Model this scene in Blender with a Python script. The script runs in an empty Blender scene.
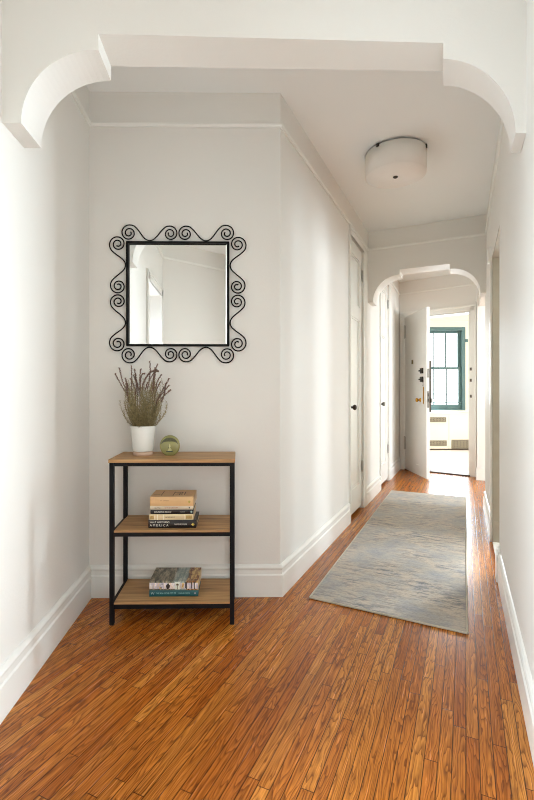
import bpy, bmesh, math, random
from mathutils import Vector, Matrix
random.seed(7)
C = bpy.context.scene.collection
sc = bpy.context.scene
R = math.radians

# ------------------------------------------------------------------ camera geometry
F, CX, CY, H, YAW = 465.0, 245.0, 394.0, 1.14, R(0.8)
CF = (math.sin(YAW), math.cos(YAW)); CR = (math.cos(YAW), -math.sin(YAW))
def at(px, depth):
    l = (px - CX) / F * depth
    return (CF[0]*depth + CR[0]*l, CF[1]*depth + CR[1]*l)
def gnd(px, py, z=0.0):
    return at(px, F*(H - z)/(py - CY))

class Fr:                                     # a vertical plane: s along it, n out of it (into the room), z up
    def __init__(s, o, ang, side=1):
        s.o = Vector((o[0], o[1])); s.d = Vector((math.sin(ang), math.cos(ang)))
        s.n = Vector((s.d.y, -s.d.x)) * side
    def p(s, a, n, z):
        v = s.o + s.d*a + s.n*n
        return Vector((v.x, v.y, z))
    def hit(s, px):                           # distance along the plane met by the sight line of column px
        k = (px - CX)/F
        r = Vector((CF[0]+CR[0]*k, CF[1]+CR[1]*k))
        det = s.d.x*(-r.y) + r.x*s.d.y
        return (-s.o.x*(-r.y) - r.x*s.o.y)/det
def fr2(a, b, side=1):
    v = Vector(b[:2]) - Vector(a[:2])
    f = Fr(a, math.atan2(v.x, v.y), side); f.L = v.length
    return f

# ------------------------------------------------------------------ materials
def new_mat(name):
    m = bpy.data.materials.new(name); m.use_nodes = True
    nt = m.node_tree; b = nt.nodes['Principled BSDF']
    return m, nt, b
def lin(c):
    return tuple(((v/255)/12.92 if v/255 <= .04045 else ((v/255+.055)/1.055)**2.4) for v in c) + (1,)
def N(nt, t, **kw):
    n = nt.nodes.new(t)
    for k, v in kw.items(): setattr(n, k, v)
    return n
def L(nt, a, b): nt.links.new(a, b)
def math_n(nt, op, a, b=None, c=None):
    n = N(nt, 'ShaderNodeMath', operation=op)
    for i, v in enumerate((a, b, c)):
        if v is None: continue
        if isinstance(v, (int, float)): n.inputs[i].default_value = v
        else: L(nt, v, n.inputs[i])
    return n.outputs[0]
def ramp(nt, fac, stops, interp='LINEAR'):
    n = N(nt, 'ShaderNodeValToRGB'); cr = n.color_ramp; cr.interpolation = interp
    while len(cr.elements) < len(stops): cr.elements.new(0.5)
    for e, (p, c) in zip(cr.elements, stops):
        e.position = p; e.color = c if len(c) == 4 else (*c, 1)
    L(nt, fac, n.inputs[0]); return n.outputs[0]
def mix(nt, fac, a, b, blend='MIX'):
    n = N(nt, 'ShaderNodeMix', data_type='RGBA', blend_type=blend)
    if isinstance(fac, (int, float)): n.inputs[0].default_value = fac
    else: L(nt, fac, n.inputs[0])
    for i, v in ((6, a), (7, b)):
        if isinstance(v, tuple): n.inputs[i].default_value = v
        else: L(nt, v, n.inputs[i])
    return n.outputs[2]
def plain(name, rgb, rough=.5, metal=0, var=.06, spec=.5, scale=12, bump=.0, bscale=60, coat=0):
    m, nt, b = new_mat(name)
    tc = N(nt, 'ShaderNodeTexCoord')
    nz = N(nt, 'ShaderNodeTexNoise'); nz.inputs['Scale'].default_value = scale; nz.inputs['Detail'].default_value = 4
    L(nt, tc.outputs['Object'], nz.inputs['Vector'])
    c = lin(rgb); d = tuple(v*(1-var) for v in c[:3]) + (1,); e = tuple(min(1, v*(1+var)) for v in c[:3]) + (1,)
    L(nt, ramp(nt, nz.outputs[0], [(.3, d), (.7, e)]), b.inputs['Base Color'])
    b.inputs['Roughness'].default_value = rough; b.inputs['Metallic'].default_value = metal
    b.inputs['Coat Weight'].default_value = coat; b.inputs['Specular IOR Level'].default_value = spec
    if bump:
        n2 = N(nt, 'ShaderNodeTexNoise'); n2.inputs['Scale'].default_value = bscale; n2.inputs['Detail'].default_value = 3
        L(nt, tc.outputs['Object'], n2.inputs['Vector'])
        bp = N(nt, 'ShaderNodeBump'); bp.inputs['Strength'].default_value = bump; bp.inputs['Distance'].default_value = .002
        L(nt, n2.outputs[0], bp.inputs['Height']); L(nt, bp.outputs[0], b.inputs['Normal'])
    return m

WALL = plain('wall_paint', (226, 223.4, 218), .55, var=.012, scale=1.5, bump=.25, bscale=90)
TRIM = plain('trim_gloss_paint', (232, 231, 226), .28, var=.012, scale=3, bump=.12, bscale=40)
DOORP = plain('door_gloss_paint', (229, 228, 222), .25, var=.015, scale=3, bump=.15, bscale=30)
ENTRY = plain('entry_door_paint', (228, 226, 220), .35, var=.02, scale=4, bump=.1, bscale=40)
CEIL = plain('ceiling_paint', (239, 241, 240), .7, var=.01, scale=1.5)
TAN = plain('tan_room_paint', (186, 176, 152), .6, var=.02, scale=2)
#SLATE = plain('slate_room_paint', (92, 104, 112), .6, var=.03, scale=2)
CREAM = plain('cream_room_paint', (240, 232, 214), .6, var=.02, scale=2)
BLACK = plain('black_metal', (15, 14, 18), .55, .0, spec=.2, var=.1, bump=.1, bscale=200)
IRON = plain('wrought_iron', (10, 9, 9), .55, .0, spec=.2, var=.15)
STEEL = plain('old_steel', (112, 108, 100), .38, .8, var=.2, scale=60)
DARKSTEEL = plain('dark_bronze', (62, 56, 50), .4, .7, var=.2, scale=60)
BRASS = plain('brass', (190, 140, 50), .28, .9, var=.1, scale=50)
HINGE = plain('painted_hinge', (170, 166, 158), .4, .4, var=.15, scale=90)
TEALW = plain('teal_window_paint', (84, 112, 113), .4, var=.06, scale=20)
SHADE = plain('lamp_shade_fabric', (236, 233, 227), .75, var=.015, bump=.2, bscale=300)
DIFF = plain('lamp_diffuser', (236, 233, 227), .55, var=.01)
SADDLE = plain('dark_saddle_wood', (78, 56, 38), .45, var=.2, scale=30)
GAP = plain('closet_dark', (120, 100, 80), .8)
POT = plain('white_glaze', (226, 227, 222), .22, var=.01, coat=.4)
TERRA = plain('bare_terracotta', (203, 172, 150), .8, var=.05, scale=60)
SOIL = plain('soil', (42, 32, 24), .95, var=.4, scale=120, bump=1)
LEAF = plain('grey_green_leaf', (152, 138, 98), .6, var=.5, scale=70)
SPIKE = plain('dried_flower', (124, 96, 84), .85, var=.35, scale=150)
PAGES = plain('book_pages', (206, 180, 148), .85, var=.12, scale=300)
SCREWM = plain('screw_dark', (50, 44, 38), .4, .6)
SPACKLE = plain('chipped_paint', (96, 88, 78), .7, var=.5, scale=90)

# oak strip floor: object coordinates, boards run along the hall
HALL = R(26.2)
def floor_mat():
    m, nt, b = new_mat('oak_strip_floor')
    tc = N(nt, 'ShaderNodeTexCoord')
    mp = N(nt, 'ShaderNodeMapping'); mp.inputs['Rotation'].default_value = (0, 0, HALL)
    L(nt, tc.outputs['Object'], mp.inputs[0])
    sx = N(nt, 'ShaderNodeSeparateXYZ'); L(nt, mp.outputs[0], sx.inputs[0])
    W = .0392
    u = math_n(nt, 'DIVIDE', sx.outputs[0], W)
    row = math_n(nt, 'FLOOR', u); fu = math_n(nt, 'FRACT', u)
    wn = N(nt, 'ShaderNodeTexWhiteNoise', noise_dimensions='1D'); L(nt, row, wn.inputs['W'])
    Ln = math_n(nt, 'MULTIPLY_ADD', wn.outputs[0], .35, .55)
    off = math_n(nt, 'MULTIPLY', wn.outputs[0], 37.3)
    v = math_n(nt, 'ADD', math_n(nt, 'DIVIDE', sx.outputs[1], Ln), off)
    col = math_n(nt, 'FLOOR', v); fv = math_n(nt, 'FRACT', v)
    cb = N(nt, 'ShaderNodeCombineXYZ'); L(nt, row, cb.inputs[0]); L(nt, col, cb.inputs[1])
    w2 = N(nt, 'ShaderNodeTexWhiteNoise', noise_dimensions='2D'); L(nt, cb.outputs[0], w2.inputs['Vector'])
    rnd = w2.outputs[0]
    # board grain: long thin streaks shifted per board
    gx = math_n(nt, 'MULTIPLY', sx.outputs[0], 110.0)
    gy = math_n(nt, 'MULTIPLY_ADD', sx.outputs[1], 2.6, math_n(nt, 'MULTIPLY', rnd, 91.0))
    gz = math_n(nt, 'MULTIPLY', rnd, 53.0)
    cg = N(nt, 'ShaderNodeCombineXYZ'); L(nt, gx, cg.inputs[0]); L(nt, gy, cg.inputs[1]); L(nt, gz, cg.inputs[2])
    ng = N(nt, 'ShaderNodeTexNoise'); ng.inputs['Scale'].default_value = 1.6; ng.inputs['Detail'].default_value = 6; ng.inputs['Roughness'].default_value = .62
    L(nt, cg.outputs[0], ng.inputs['Vector'])
    # cathedral figure: nested arches down each board, centred off the board's middle by a random amount
    r2 = N(nt, 'ShaderNodeTexWhiteNoise', noise_dimensions='3D'); cb2 = N(nt, 'ShaderNodeCombineXYZ'); L(nt, row, cb2.inputs[0]); L(nt, col, cb2.inputs[1]); cb2.inputs[2].default_value = 5.5
    L(nt, cb2.outputs[0], r2.inputs['Vector']); rr2 = r2.outputs[0]
    gx2 = math_n(nt, 'MULTIPLY', sx.outputs[0], 34.0)
    gy2 = math_n(nt, 'MULTIPLY_ADD', sx.outputs[1], 5.0, math_n(nt, 'MULTIPLY', rnd, 47.0))
    cg2 = N(nt, 'ShaderNodeCombineXYZ'); L(nt, gx2, cg2.inputs[0]); L(nt, gy2, cg2.inputs[1]); L(nt, gz, cg2.inputs[2])
    n2 = N(nt, 'ShaderNodeTexNoise'); n2.inputs['Scale'].default_value = 1.0; n2.inputs['Detail'].default_value = 2.5
    L(nt, cg2.outputs[0], n2.inputs['Vector'])
    xl = math_n(nt, 'ADD', math_n(nt, 'SUBTRACT', fu, .5), math_n(nt, 'MULTIPLY_ADD', rr2, 1.3, -.65))
    val = math_n(nt, 'MULTIPLY', math_n(nt, 'MULTIPLY', xl, xl), 4.5)
    sgn = math_n(nt, 'SIGN', math_n(nt, 'SUBTRACT', rnd, .5))
    val = math_n(nt, 'ADD', val, math_n(nt, 'MULTIPLY', math_n(nt, 'MULTIPLY', sx.outputs[1], 7.0), sgn))
    val = math_n(nt, 'MULTIPLY_ADD', n2.outputs[0], 6.0, val)
    rings = math_n(nt, 'FRACT', val)
    ringm = ramp(nt, rings, [(.0, (.1, .1, .1)), (.08, (1, 1, 1)), (.3, (.45, .45, .45)), (.65, (0, 0, 0))])
    base = ramp(nt, rnd, [(0, lin((172, 96, 32))), (.2, lin((188, 110, 38))), (.55, lin((198, 121, 44))), (.85, lin((212, 140, 58))), (1, lin((180, 103, 36)))])
    streak = ramp(nt, ng.outputs[0], [(.34, (.48, .40, .33)), (.5, (.9, .88, .86)), (.68, (1.2, 1.2, 1.2))])
    c = mix(nt, 1.0, base, streak, 'MULTIPLY')
    rf = math_n(nt, 'MULTIPLY', ringm, .8)
    c = mix(nt, rf, c, lin((92, 44, 14)))
    # large scale wear
    nl = N(nt, 'ShaderNodeTexNoise'); nl.inputs['Scale'].default_value = 1.1; nl.inputs['Detail'].default_value = 2
    L(nt, tc.outputs['Object'], nl.inputs['Vector'])
    c = mix(nt, 1.0, c, ramp(nt, nl.outputs[0], [(.3, (.86, .84, .82)), (.7, (1.08, 1.08, 1.08))]), 'MULTIPLY')
    # seams
    eu = math_n(nt, 'MINIMUM', fu, math_n(nt, 'SUBTRACT', 1.0, fu))
    ev = math_n(nt, 'MULTIPLY', math_n(nt, 'MINIMUM', fv, math_n(nt, 'SUBTRACT', 1.0, fv)), math_n(nt, 'DIVIDE', Ln, W))
    e = math_n(nt, 'MINIMUM', eu, ev)
    seam = ramp(nt, e, [(.0, (1, 1, 1)), (.022, (.9, .9, .9)), (.05, (0, 0, 0))])
    sv = math_n(nt, 'MULTIPLY', seam, .9)
    c = mix(nt, sv, c, lin((40, 18, 7)))
    L(nt, c, b.inputs['Base Color'])
    L(nt, math_n(nt, 'MULTIPLY_ADD', ng.outputs[0], .16, .17), b.inputs['Roughness'])
    b.inputs['Specular IOR Level'].default_value = .34
    b.inputs['Coat Weight'].default_value = .0
    hgt = math_n(nt, 'SUBTRACT', math_n(nt, 'MULTIPLY_ADD', nl.outputs[0], .5, math_n(nt, 'MULTIPLY', ng.outputs[0], .14)), math_n(nt, 'MULTIPLY', seam, .15))
    hgt = math_n(nt, 'MULTIPLY_ADD', rnd, .15, hgt)
    bp = N(nt, 'ShaderNodeBump'); bp.inputs['Strength'].default_value = .35; bp.inputs['Distance'].default_value = .003
    L(nt, hgt, bp.inputs['Height']); L(nt, bp.outputs[0], b.inputs['Normal'])
    return m
FLOOR = floor_mat()

def shelf_wood():
    m, nt, b = new_mat('light_oak_board')
    tc = N(nt, 'ShaderNodeTexCoord'); mp = N(nt, 'ShaderNodeMapping'); mp.inputs['Scale'].default_value = (1.6, 26, 26)
    L(nt, tc.outputs['Object'], mp.inputs[0])
    n = N(nt, 'ShaderNodeTexNoise'); n.inputs['Scale'].default_value = 2.2; n.inputs['Detail'].default_value = 7; n.inputs['Distortion'].default_value = .5
    L(nt, mp.outputs[0], n.inputs['Vector'])
    c = ramp(nt, n.outputs[0], [(.3, lin((138, 100, 62))), (.5, lin((176, 134, 86))), (.7, lin((196, 156, 106)))])
    L(nt, c, b.inputs['Base Color']); b.inputs['Roughness'].default_value = .5
    return m
OAK = shelf_wood()

def rug_mat():
    m, nt, b = new_mat('distressed_rug_pile')
    tc = N(nt, 'ShaderNodeTexCoord')
    def nz(scale, sx, sy, det, rough=.6):
        mp = N(nt, 'ShaderNodeMapping'); mp.inputs['Scale'].default_value = (sx, sy, 1)
        L(nt, tc.outputs['Object'], mp.inputs[0])
        n = N(nt, 'ShaderNodeTexNoise'); n.inputs['Scale'].default_value = scale; n.inputs['Detail'].default_value = det; n.inputs['Roughness'].default_value = rough
        L(nt, mp.outputs[0], n.inputs['Vector']); return n.outputs[0]
    big = nz(3.0, 1, 1.1, 5, .7); med = nz(9, .8, 3.2, 8, .82); fine = nz(90, .35, 2.6, 3, .8); thr = nz(260, .25, 1.4, 2)
    c = ramp(nt, big, [(.36, lin((150, 150, 152))), (.46, lin((170, 163, 154))), (.56, lin((190, 174, 154))), (.68, lin((158, 156, 156)))])
    zone = ramp(nt, nz(2.6, 1.0, 1.3, 3, .6), [(.42, (0, 0, 0)), (.62, (1, 1, 1))])
    dark = ramp(nt, med, [(.49, (0, 0, 0)), (.54, (1, 1, 1))])
    c = mix(nt, math_n(nt, 'MULTIPLY', dark, math_n(nt, 'MULTIPLY_ADD', zone, .75, .25)), c, lin((100, 102, 108)))
    light = ramp(nt, fine, [(.5, (0, 0, 0)), (.66, (.55, .55, .55))])
    c = mix(nt, light, c, lin((196, 184, 166)))
    c = mix(nt, 1.0, c, ramp(nt, thr, [(.3, (.72, .72, .72)), (.7, (1.15, 1.15, 1.15))]), 'MULTIPLY')
    L(nt, c, b.inputs['Base Color']); b.inputs['Roughness'].default_value = .9
    b.inputs['Sheen Weight'].default_value = .15
    bp = N(nt, 'ShaderNodeBump'); bp.inputs['Strength'].default_value = .5; bp.inputs['Distance'].default_value = .002
    L(nt, fine, bp.inputs['Height']); L(nt, bp.outputs[0], b.inputs['Normal'])
    return m
RUG = rug_mat()
BIND = plain('rug_binding', (190, 182, 164), .9, var=.1, scale=200)
RUGBACK = plain('rug_backing', (60, 48, 40), .95)

def mirror_mat():
    m, nt, b = new_mat('mirror_glass')
    b.inputs['Base Color'].default_value = (.93, .94, .93, 1); b.inputs['Metallic'].default_value = 1; b.inputs['Roughness'].default_value = .015
    return m
MIRROR = mirror_mat()
def glass_mat(name, col, rough=.02, tr=1.0, ior=1.45):
    m, nt, b = new_mat(name)
    b.inputs['Base Color'].default_value = col; b.inputs['Transmission Weight'].default_value = tr
    b.inputs['Roughness'].default_value = rough; b.inputs['IOR'].default_value = ior
    return m
PANE = glass_mat('window_pane', (1, 1, 1, 1), 0, 1, 1.02)
def grille_mat(name, a, bcol, scale):
    m, nt, b = new_mat(name)
    tc = N(nt, 'ShaderNodeTexCoord')
    ck = N(nt, 'ShaderNodeTexChecker'); ck.inputs['Scale'].default_value = scale
    ck.inputs['Color1'].default_value = lin(a); ck.inputs['Color2'].default_value = lin(bcol)
    L(nt, tc.outputs['Object'], ck.inputs['Vector']); L(nt, ck.outputs[0], b.inputs['Base Color'])
    b.inputs['Roughness'].default_value = .5
    return m
GRILLE = grille_mat('radiator_grille', (150, 140, 122), (100, 92, 78), 60)

# ------------------------------------------------------------------ mesh helpers
def obj(name, bm, mat=None, parent=None, loc=None, smooth=False, bevel=0, segs=2):
    bmesh.ops.remove_doubles(bm, verts=bm.verts, dist=1e-6)
    bmesh.ops.recalc_face_normals(bm, faces=bm.faces)
    me = bpy.data.meshes.new(name); bm.to_mesh(me); bm.free()
    if mat: me.materials.append(mat)
    for p in me.polygons: p.use_smooth = smooth
    o = bpy.data.objects.new(name, me); C.objects.link(o)
    if parent: o.parent = parent
    if loc: o.location = loc
    if bevel:
        m = o.modifiers.new('bevel', 'BEVEL'); m.width = bevel; m.segments = segs; m.limit_method = 'ANGLE'; m.angle_limit = R(40)
    return o
def box(bm, x0, x1, y0, y1, z0, z1):
    vs = [bm.verts.new((x, y, z)) for x in (x0, x1) for y in (y0, y1) for z in (z0, z1)]
    for f in ((0,1,3,2),(4,6,7,5),(0,4,5,1),(2,3,7,6),(0,2,6,4),(1,5,7,3)): bm.faces.new([vs[i] for i in f])
def fbox(bm, fr, s0, s1, n0, n1, z0, z1, org=None):
    vs = []
    for s in (s0, s1):
        for n in (n0, n1):
            for z in (z0, z1):
                v = fr.p(s, n, z)
                if org is not None: v = v - org
                vs.append(bm.verts.new(v))
    for f in ((0,1,3,2),(4,6,7,5),(0,4,5,1),(2,3,7,6),(0,2,6,4),(1,5,7,3)): bm.faces.new([vs[i] for i in f])
def prof(bm, fr, s0, s1, pts, s0b=None, s1b=None, org=None):   # profile pts (n,z) swept along s; mitre via shear per n
    k0 = s0b or 0; k1 = s1b or 0
    A = [fr.p(s0 + k0*n, n, z) for n, z in pts]; B = [fr.p(s1 + k1*n, n, z) for n, z in pts]
    if org is not None: A = [a-org for a in A]; B = [b-org for b in B]
    A = [bm.verts.new(a) for a in A]; B = [bm.verts.new(b) for b in B]
    k = len(pts)
    for i in range(k):
        j = (i+1) % k; bm.faces.new((A[i], A[j], B[j], B[i]))
    bm.faces.new(A); bm.faces.new(B[::-1])
def lathe(bm, pts, seg=32, m=None):           # pts (r,z); closed at r=0
    rings = []
    for r, z in pts:
        if r < 1e-6: rings.append([bm.verts.new((0, 0, z))])
        else: rings.append([bm.verts.new((r*math.cos(2*math.pi*i/seg), r*math.sin(2*math.pi*i/seg), z)) for i in range(seg)])
    nv = [v for r in rings for v in r]
    for a, b in zip(rings, rings[1:]):
        for i in range(seg):
            j = (i+1) % seg
            if len(a) == 1 and len(b) == 1: continue
            if len(a) == 1: bm.faces.new((a[0], b[i], b[j]))
            elif len(b) == 1: bm.faces.new((a[i], a[j], b[0]))
            else: bm.faces.new((a[i], a[j], b[j], b[i]))
    if m is not None: bmesh.ops.transform(bm, matrix=m, verts=nv)
def tube(bm, pts, r, seg=8, cap=True):
    pts = [Vector(p) for p in pts]; rings = []
    rr = r if isinstance(r, (list, tuple)) else [r]*len(pts)
    up = None
    for i, p in enumerate(pts):
        t = (pts[min(i+1, len(pts)-1)] - pts[max(i-1, 0)]).normalized()
        if up is None:
            up = Vector((0, 0, 1)) if abs(t.z) < .9 else Vector((1, 0, 0))
        a = t.cross(up).normalized(); bb = a.cross(t).normalized(); up = bb
        rings.append([bm.verts.new(p + (a*math.cos(2*math.pi*k/seg) + bb*math.sin(2*math.pi*k/seg))*rr[i]) for k in range(seg)])
    for a, b in zip(rings, rings[1:]):
        for k in range(seg):
            j = (k+1) % seg; bm.faces.new((a[k], a[j], b[j], b[k]))
    if cap and seg > 2:
        bm.faces.new(rings[0][::-1]); bm.faces.new(rings[-1])
def BM(): return bmesh.new()
def struct(o): o['kind'] = 'structure'; return o
def empty(name, loc, rz=0, parent=None):
    o = bpy.data.objects.new(name, None); C.objects.link(o); o.location = loc; o.rotation_euler = (0, 0, rz)
    o.empty_display_size = .05
    if parent: o.parent = parent
    return o
def tag(o, label, cat, group=None):
    o['label'] = label; o['category'] = cat
    if group: o['group'] = group
    return o
def text(name, body, size, loc, rot, mat, parent, align='LEFT', sx=1.0, space=1.0):
    cu = bpy.data.curves.new(name, 'FONT'); cu.body = body; cu.size = size; cu.extrude = .00015; cu.align_x = align; cu.align_y = 'CENTER'
    cu.space_character = space
    tmp = bpy.data.objects.new(name, cu); C.objects.link(tmp)
    dg = bpy.context.evaluated_depsgraph_get(); dg.update()
    me = bpy.data.meshes.new_from_object(tmp.evaluated_get(dg))
    bpy.data.objects.remove(tmp); me.materials.clear(); me.materials.append(mat)
    o = bpy.data.objects.new(name, me); C.objects.link(o)
    o.location = loc; o.rotation_euler = rot; o.scale = (sx, 1, 1); o.parent = parent
    return o

# ------------------------------------------------------------------ plan
CEILZ = 2.84; RAILZ = 2.65
YM = 2.625                                    # mirror wall
XL = -.838                                    # left wall
kA = (280.5-CX)/F
def on_y(px, Y):
    k = (px-CX)/F; r = (CF[0]+CR[0]*k, CF[1]+CR[1]*k); return r[0]/r[1]*Y
A = (on_y(280.5, YM), YM)                     # corner between mirror wall and hall
MW = Fr((XL, YM), R(90), 1)                   # s along +x, n toward camera (-y)
MWL = A[0]-XL
LW = Fr(A, R(26.6), 1)                        # hall left wall, n to the right
b0 = gnd(534, 765); rwn = Vector((-math.cos(R(25.7)), math.sin(R(25.7))))
RWo = Vector(b0) - rwn*.015
RW = Fr((RWo.x, RWo.y), R(25.7), -1)          # right wall, n to the left
LS = Fr((XL, YM), R(180), -1)                 # left wall, s toward camera, n to +x
assert abs(LS.n.x-1) < 1e-3 and abs(MW.n.y+1) < 1e-3 and LW.n.x > 0 and RW.n.x < 0

# back wall behind the camera
BK0 = (XL, .08)
bkd = Vector((.575, -.47)).normalized()
# intersect back wall with RW
def isect(o1, d1, o2, d2):
    det = d1.x*(-d2.y) + d2.x*d1.y
    w = Vector(o2)-Vector(o1)
    t = (w.x*(-d2.y) + d2.x*w.y)/det
    return Vector(o1)+d1*t
BK1 = isect(BK0, bkd, RW.o, RW.d)
BK = fr2(BK0, BK1, -1)
def rw_s(p): return (Vector(p)-RW.o).dot(RW.d)
sRW0 = rw_s(BK1)

# far arch header
sH = LW.hit(368)
HL = LW.p(sH, 0, 0)
HRp = at(489, 4.39)
sHR = rw_s(HRp); HR = RW.p(sHR, 0, 0)
# far door wall
sF = LW.hit(399.5); FL = LW.p(sF, 0, 0)
FRd = at(477, 6.38)
RW2 = Fr(at(477.3, 6.16), R(25.7), -1)        # short wall beyond the second opening
RWn2 = (Vector(at(477.3, 6.16)) - RW.o).dot(RW.n)
FW = fr2((FL.x, FL.y), FRd, 1)
print('sH', sH, 'HL', HL, 'HR', HR, 'sHR', sHR, 'sF', sF, 'FL', FL, 'FR', FRd, 'RWn2', RWn2, 'BK1', BK1, 'sRW0', sRW0)
# right wall openings
sO1a = RW.hit(499.5); sO1b = RW.hit(492.2)
sO2a = sHR + .24; sO2b = rw_s(at(477.3, 6.16))
print('open1', sO1a, sO1b, 'open2', sO2a, sO2b, RW.p(sO1a,0,0), RW.p(sO1b,0,0))
FWL = FW.L
sDa, sDb = FW.hit(405), FW.hit(470.3)
print('door', sDa, sDb, FWL)

# ------------------------------------------------------------------ floor / ceiling
bm = BM(); box(bm, -4.3, 8.2, -2.2, 10.0, -.08, 0); o = struct(obj('floor', bm, FLOOR))
FLOORF = plain('glare_pale_floor', (222, 206, 194), .25, var=.06, scale=8)  # far room boards; window glare is put into this pale colour
bm = BM(); box(bm, -4.3, 8.2, -2.2, 10.0, CEILZ, CEILZ+.1); struct(obj('ceiling', bm, CEIL))

def wall(name, fr, s0, s1, th, ops=(), mat=WALL, n0=0, z1=CEILZ):
    bm = BM(); cur = s0
    for (a, b, za, zb) in sorted(ops):
        if a > cur: fbox(bm, fr, cur, a, n0-th, n0, 0, z1)
        if zb < z1: fbox(bm, fr, a, b, n0-th, n0, zb, z1)
        if za > 0: fbox(bm, fr, a, b, n0-th, n0, 0, za)
        cur = b
    if s1 > cur: fbox(bm, fr, cur, s1, n0-th, n0, 0, z1)
    return struct(obj(name, bm, mat))

TH = .13
wall('wall_mirror', MW, -.13, MWL, TH)
# hall left wall with two closet doors
c1a, c1b = LW.hit(349.3), LW.hit(363.0)
c2a, c2b = LW.hit(379.8), LW.hit(388.6)
print('closets', c1a, c1b, c2a, c2b)
DZ = 2.56
wall('wall_hall_left', LW, 0, sF, TH, [(c1a, c1b, 0, DZ), (c2a, c2b, 0, DZ)])
# left wall with doorway seen in the mirror
LOa, LOb = YM-.90, YM-.20
wall('wall_left', LS, 0, YM-.08, TH, [(LOa, LOb, 0, 2.2)])
wall('wall_back', BK, -.02, BK.L+.13, TH)
wall('wall_hall_right', RW, sRW0-.0, sO2a, TH, [(sO1a, sO1b, 0, 2.2)])
wall('wall_hall_far_right', RW2, 0, .35, TH+.03)
wall('wall_entry', FW, -.13, FWL+.02, .14, [(sDa, sDb, 0, 2.29)])
# header above second opening
bm = BM(); fbox(bm, RW, sO2a, sO2b, -TH, 0, 2.3, CEILZ); struct(obj('wall_opening_header', bm, WALL))

# closet interiors (solid back)
bm = BM()
fbox(bm, LW, .5, sF-.02, -.75, -.65, 0, CEILZ); struct(obj('wall_closet_back', bm, WALL))
bm = BM(); fbox(bm, LW, .5, .58, -.65, -TH, 0, CEILZ); fbox(bm, LW, sF-.12, sF-.02, -.65, -TH, 0, CEILZ); struct(obj('wall_closet_side', bm, WALL))

# side rooms
# adjoining room at the left, behind the doorway
bm = BM()
box(bm, -3.9, -3.8, -1.6, 2.4, 0, CEILZ); box(bm, -3.8, XL-TH, 2.3, 2.4, 0, CEILZ)
box(bm, -3.8, -1.2, -1.7, -1.6, 0, CEILZ); box(bm, -1.2, -1.1, -1.7, -.2, 0, CEILZ); box(bm, -1.1, XL-.0, -.3, -.2, 0, CEILZ); box(bm, XL-TH, XL, -.2, .07, 0, CEILZ)
struct(obj('wall_left_room', bm, WALL))
# large room behind both right-hand openings, with a window in its end wall and two in its long wall
S1 = Fr((RW.p(sO1a-.6, -TH, 0).x, RW.p(sO1a-.6, -TH, 0).y), R(25.7), -1)
L2e = sO2b - (sO1a-.6) + .05
bm = BM()
fbox(bm, S1, -.1, 0, -3.4, 0, 0, CEILZ)
for a_, b_ in ((-.1, .5), (1.6, 2.4), (3.6, L2e+.1)): fbox(bm, S1, a_, b_, -3.5, -3.4, 0, CEILZ)
for a_, b_ in ((.5, 1.6), (2.4, 3.6)): fbox(bm, S1, a_, b_, -3.5, -3.4, 0, .7); fbox(bm, S1, a_, b_, -3.5, -3.4, 2.4, CEILZ)
fbox(bm, S1, L2e, L2e+.1, -1.5, -.02, 0, CEILZ); fbox(bm, S1, L2e, L2e+.1, -3.4, -2.5, 0, CEILZ)
fbox(bm, S1, L2e, L2e+.1, -2.5, -1.5, 0, .7); fbox(bm, S1, L2e, L2e+.1, -2.5, -1.5, 2.4, CEILZ)
struct(obj('wall_right_room', bm, TAN))
# far room: window wall is square to the mirror wall
YW = 9.62
wx0, wx1 = on_y(417.5, YW), on_y(465, YW)
WZ0, WZ1 = .80, 2.53
WN = Fr((1.0, YW), R(90), 1)
wall('wall_window', WN, 0, 6.3, .2, [(wx0-1.0, wx1-1.0, WZ0, WZ1)], CREAM)
bm = BM()
box(bm, 1.0, 1.1, 7.9, YW, 0, CEILZ)
fbox(bm, FW, -2.0, -.13, -.14, 0, 0, CEILZ)
struct(obj('wall_far_left', bm, CREAM))
bm = BM()
box(bm, 7.2, 7.3, 3.5, YW, 0, CEILZ)
e0 = FW.p(FWL, 0, 0)
fbox(bm, RW2, .33, .43, -4.2, -.12, 0, CEILZ)
struct(obj('wall_far_right', bm, CREAM))

# ------------------------------------------------------------------ arches
def header(name, fr, Lf, front_n, back_fn, zf, zs, ztop, r, footL, footR, capL=.05):
    # front outline (s,z,anchor)
    P = [(0, zf, 'L'), (footL, zf, 'L')]
    seg = 20
    for i in range(1, seg+1):
        t = math.pi*.5*i/seg
        P.append((footL + r*(1-math.cos(t)), zf + r*math.sin(t)*(.265/r if False else 1), 'L'))
    xs = footL + r
    P.append((xs+.006, zf+r, 'L')); P.append((xs+.006, zs, 'L'))
    Q = [(0, zf, 'R'), (footR, zf, 'R')]
    for i in range(1, seg+1):
        t = math.pi*.5*i/seg
        Q.append((footR + r*(1-math.cos(t)), zf + r*math.sin(t), 'R'))
    Q.append((footR+r+.006, zf+r, 'R')); Q.append((footR+r+.006, zs, 'R'))
    bot = P + Q[::-1]
    bm = BM()
    G = [[bm.verts.new(back_fn(k, s_, a, z_)) for (s_, z, a) in bot for z_ in (z, ztop)] for k in (0, 1)]
    n = len(bot)
    for i in range(n-1):
        F0, F1, T0, T1 = 2*i, 2*i+2, 2*i+1, 2*i+3
        for g in G:
            if bot[i][0] == bot[i+1][0] and bot[i][2] == bot[i+1][2]: pass
            else: bm.faces.new((g[F0], g[F1], g[T1], g[T0]))
        bm.faces.new((G[0][F0], G[0][F1], G[1][F1], G[1][F0]))
        if not (bot[i][0] == bot[i+1][0] and bot[i][2] == bot[i+1][2]): bm.faces.new((G[0][T0], G[0][T1], G[1][T1], G[1][T0]))
    for i in (0, n-1): bm.faces.new((G[0][2*i], G[0][2*i+1], G[1][2*i+1], G[1][2*i]))
    return struct(obj(name, bm, WALL))
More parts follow.
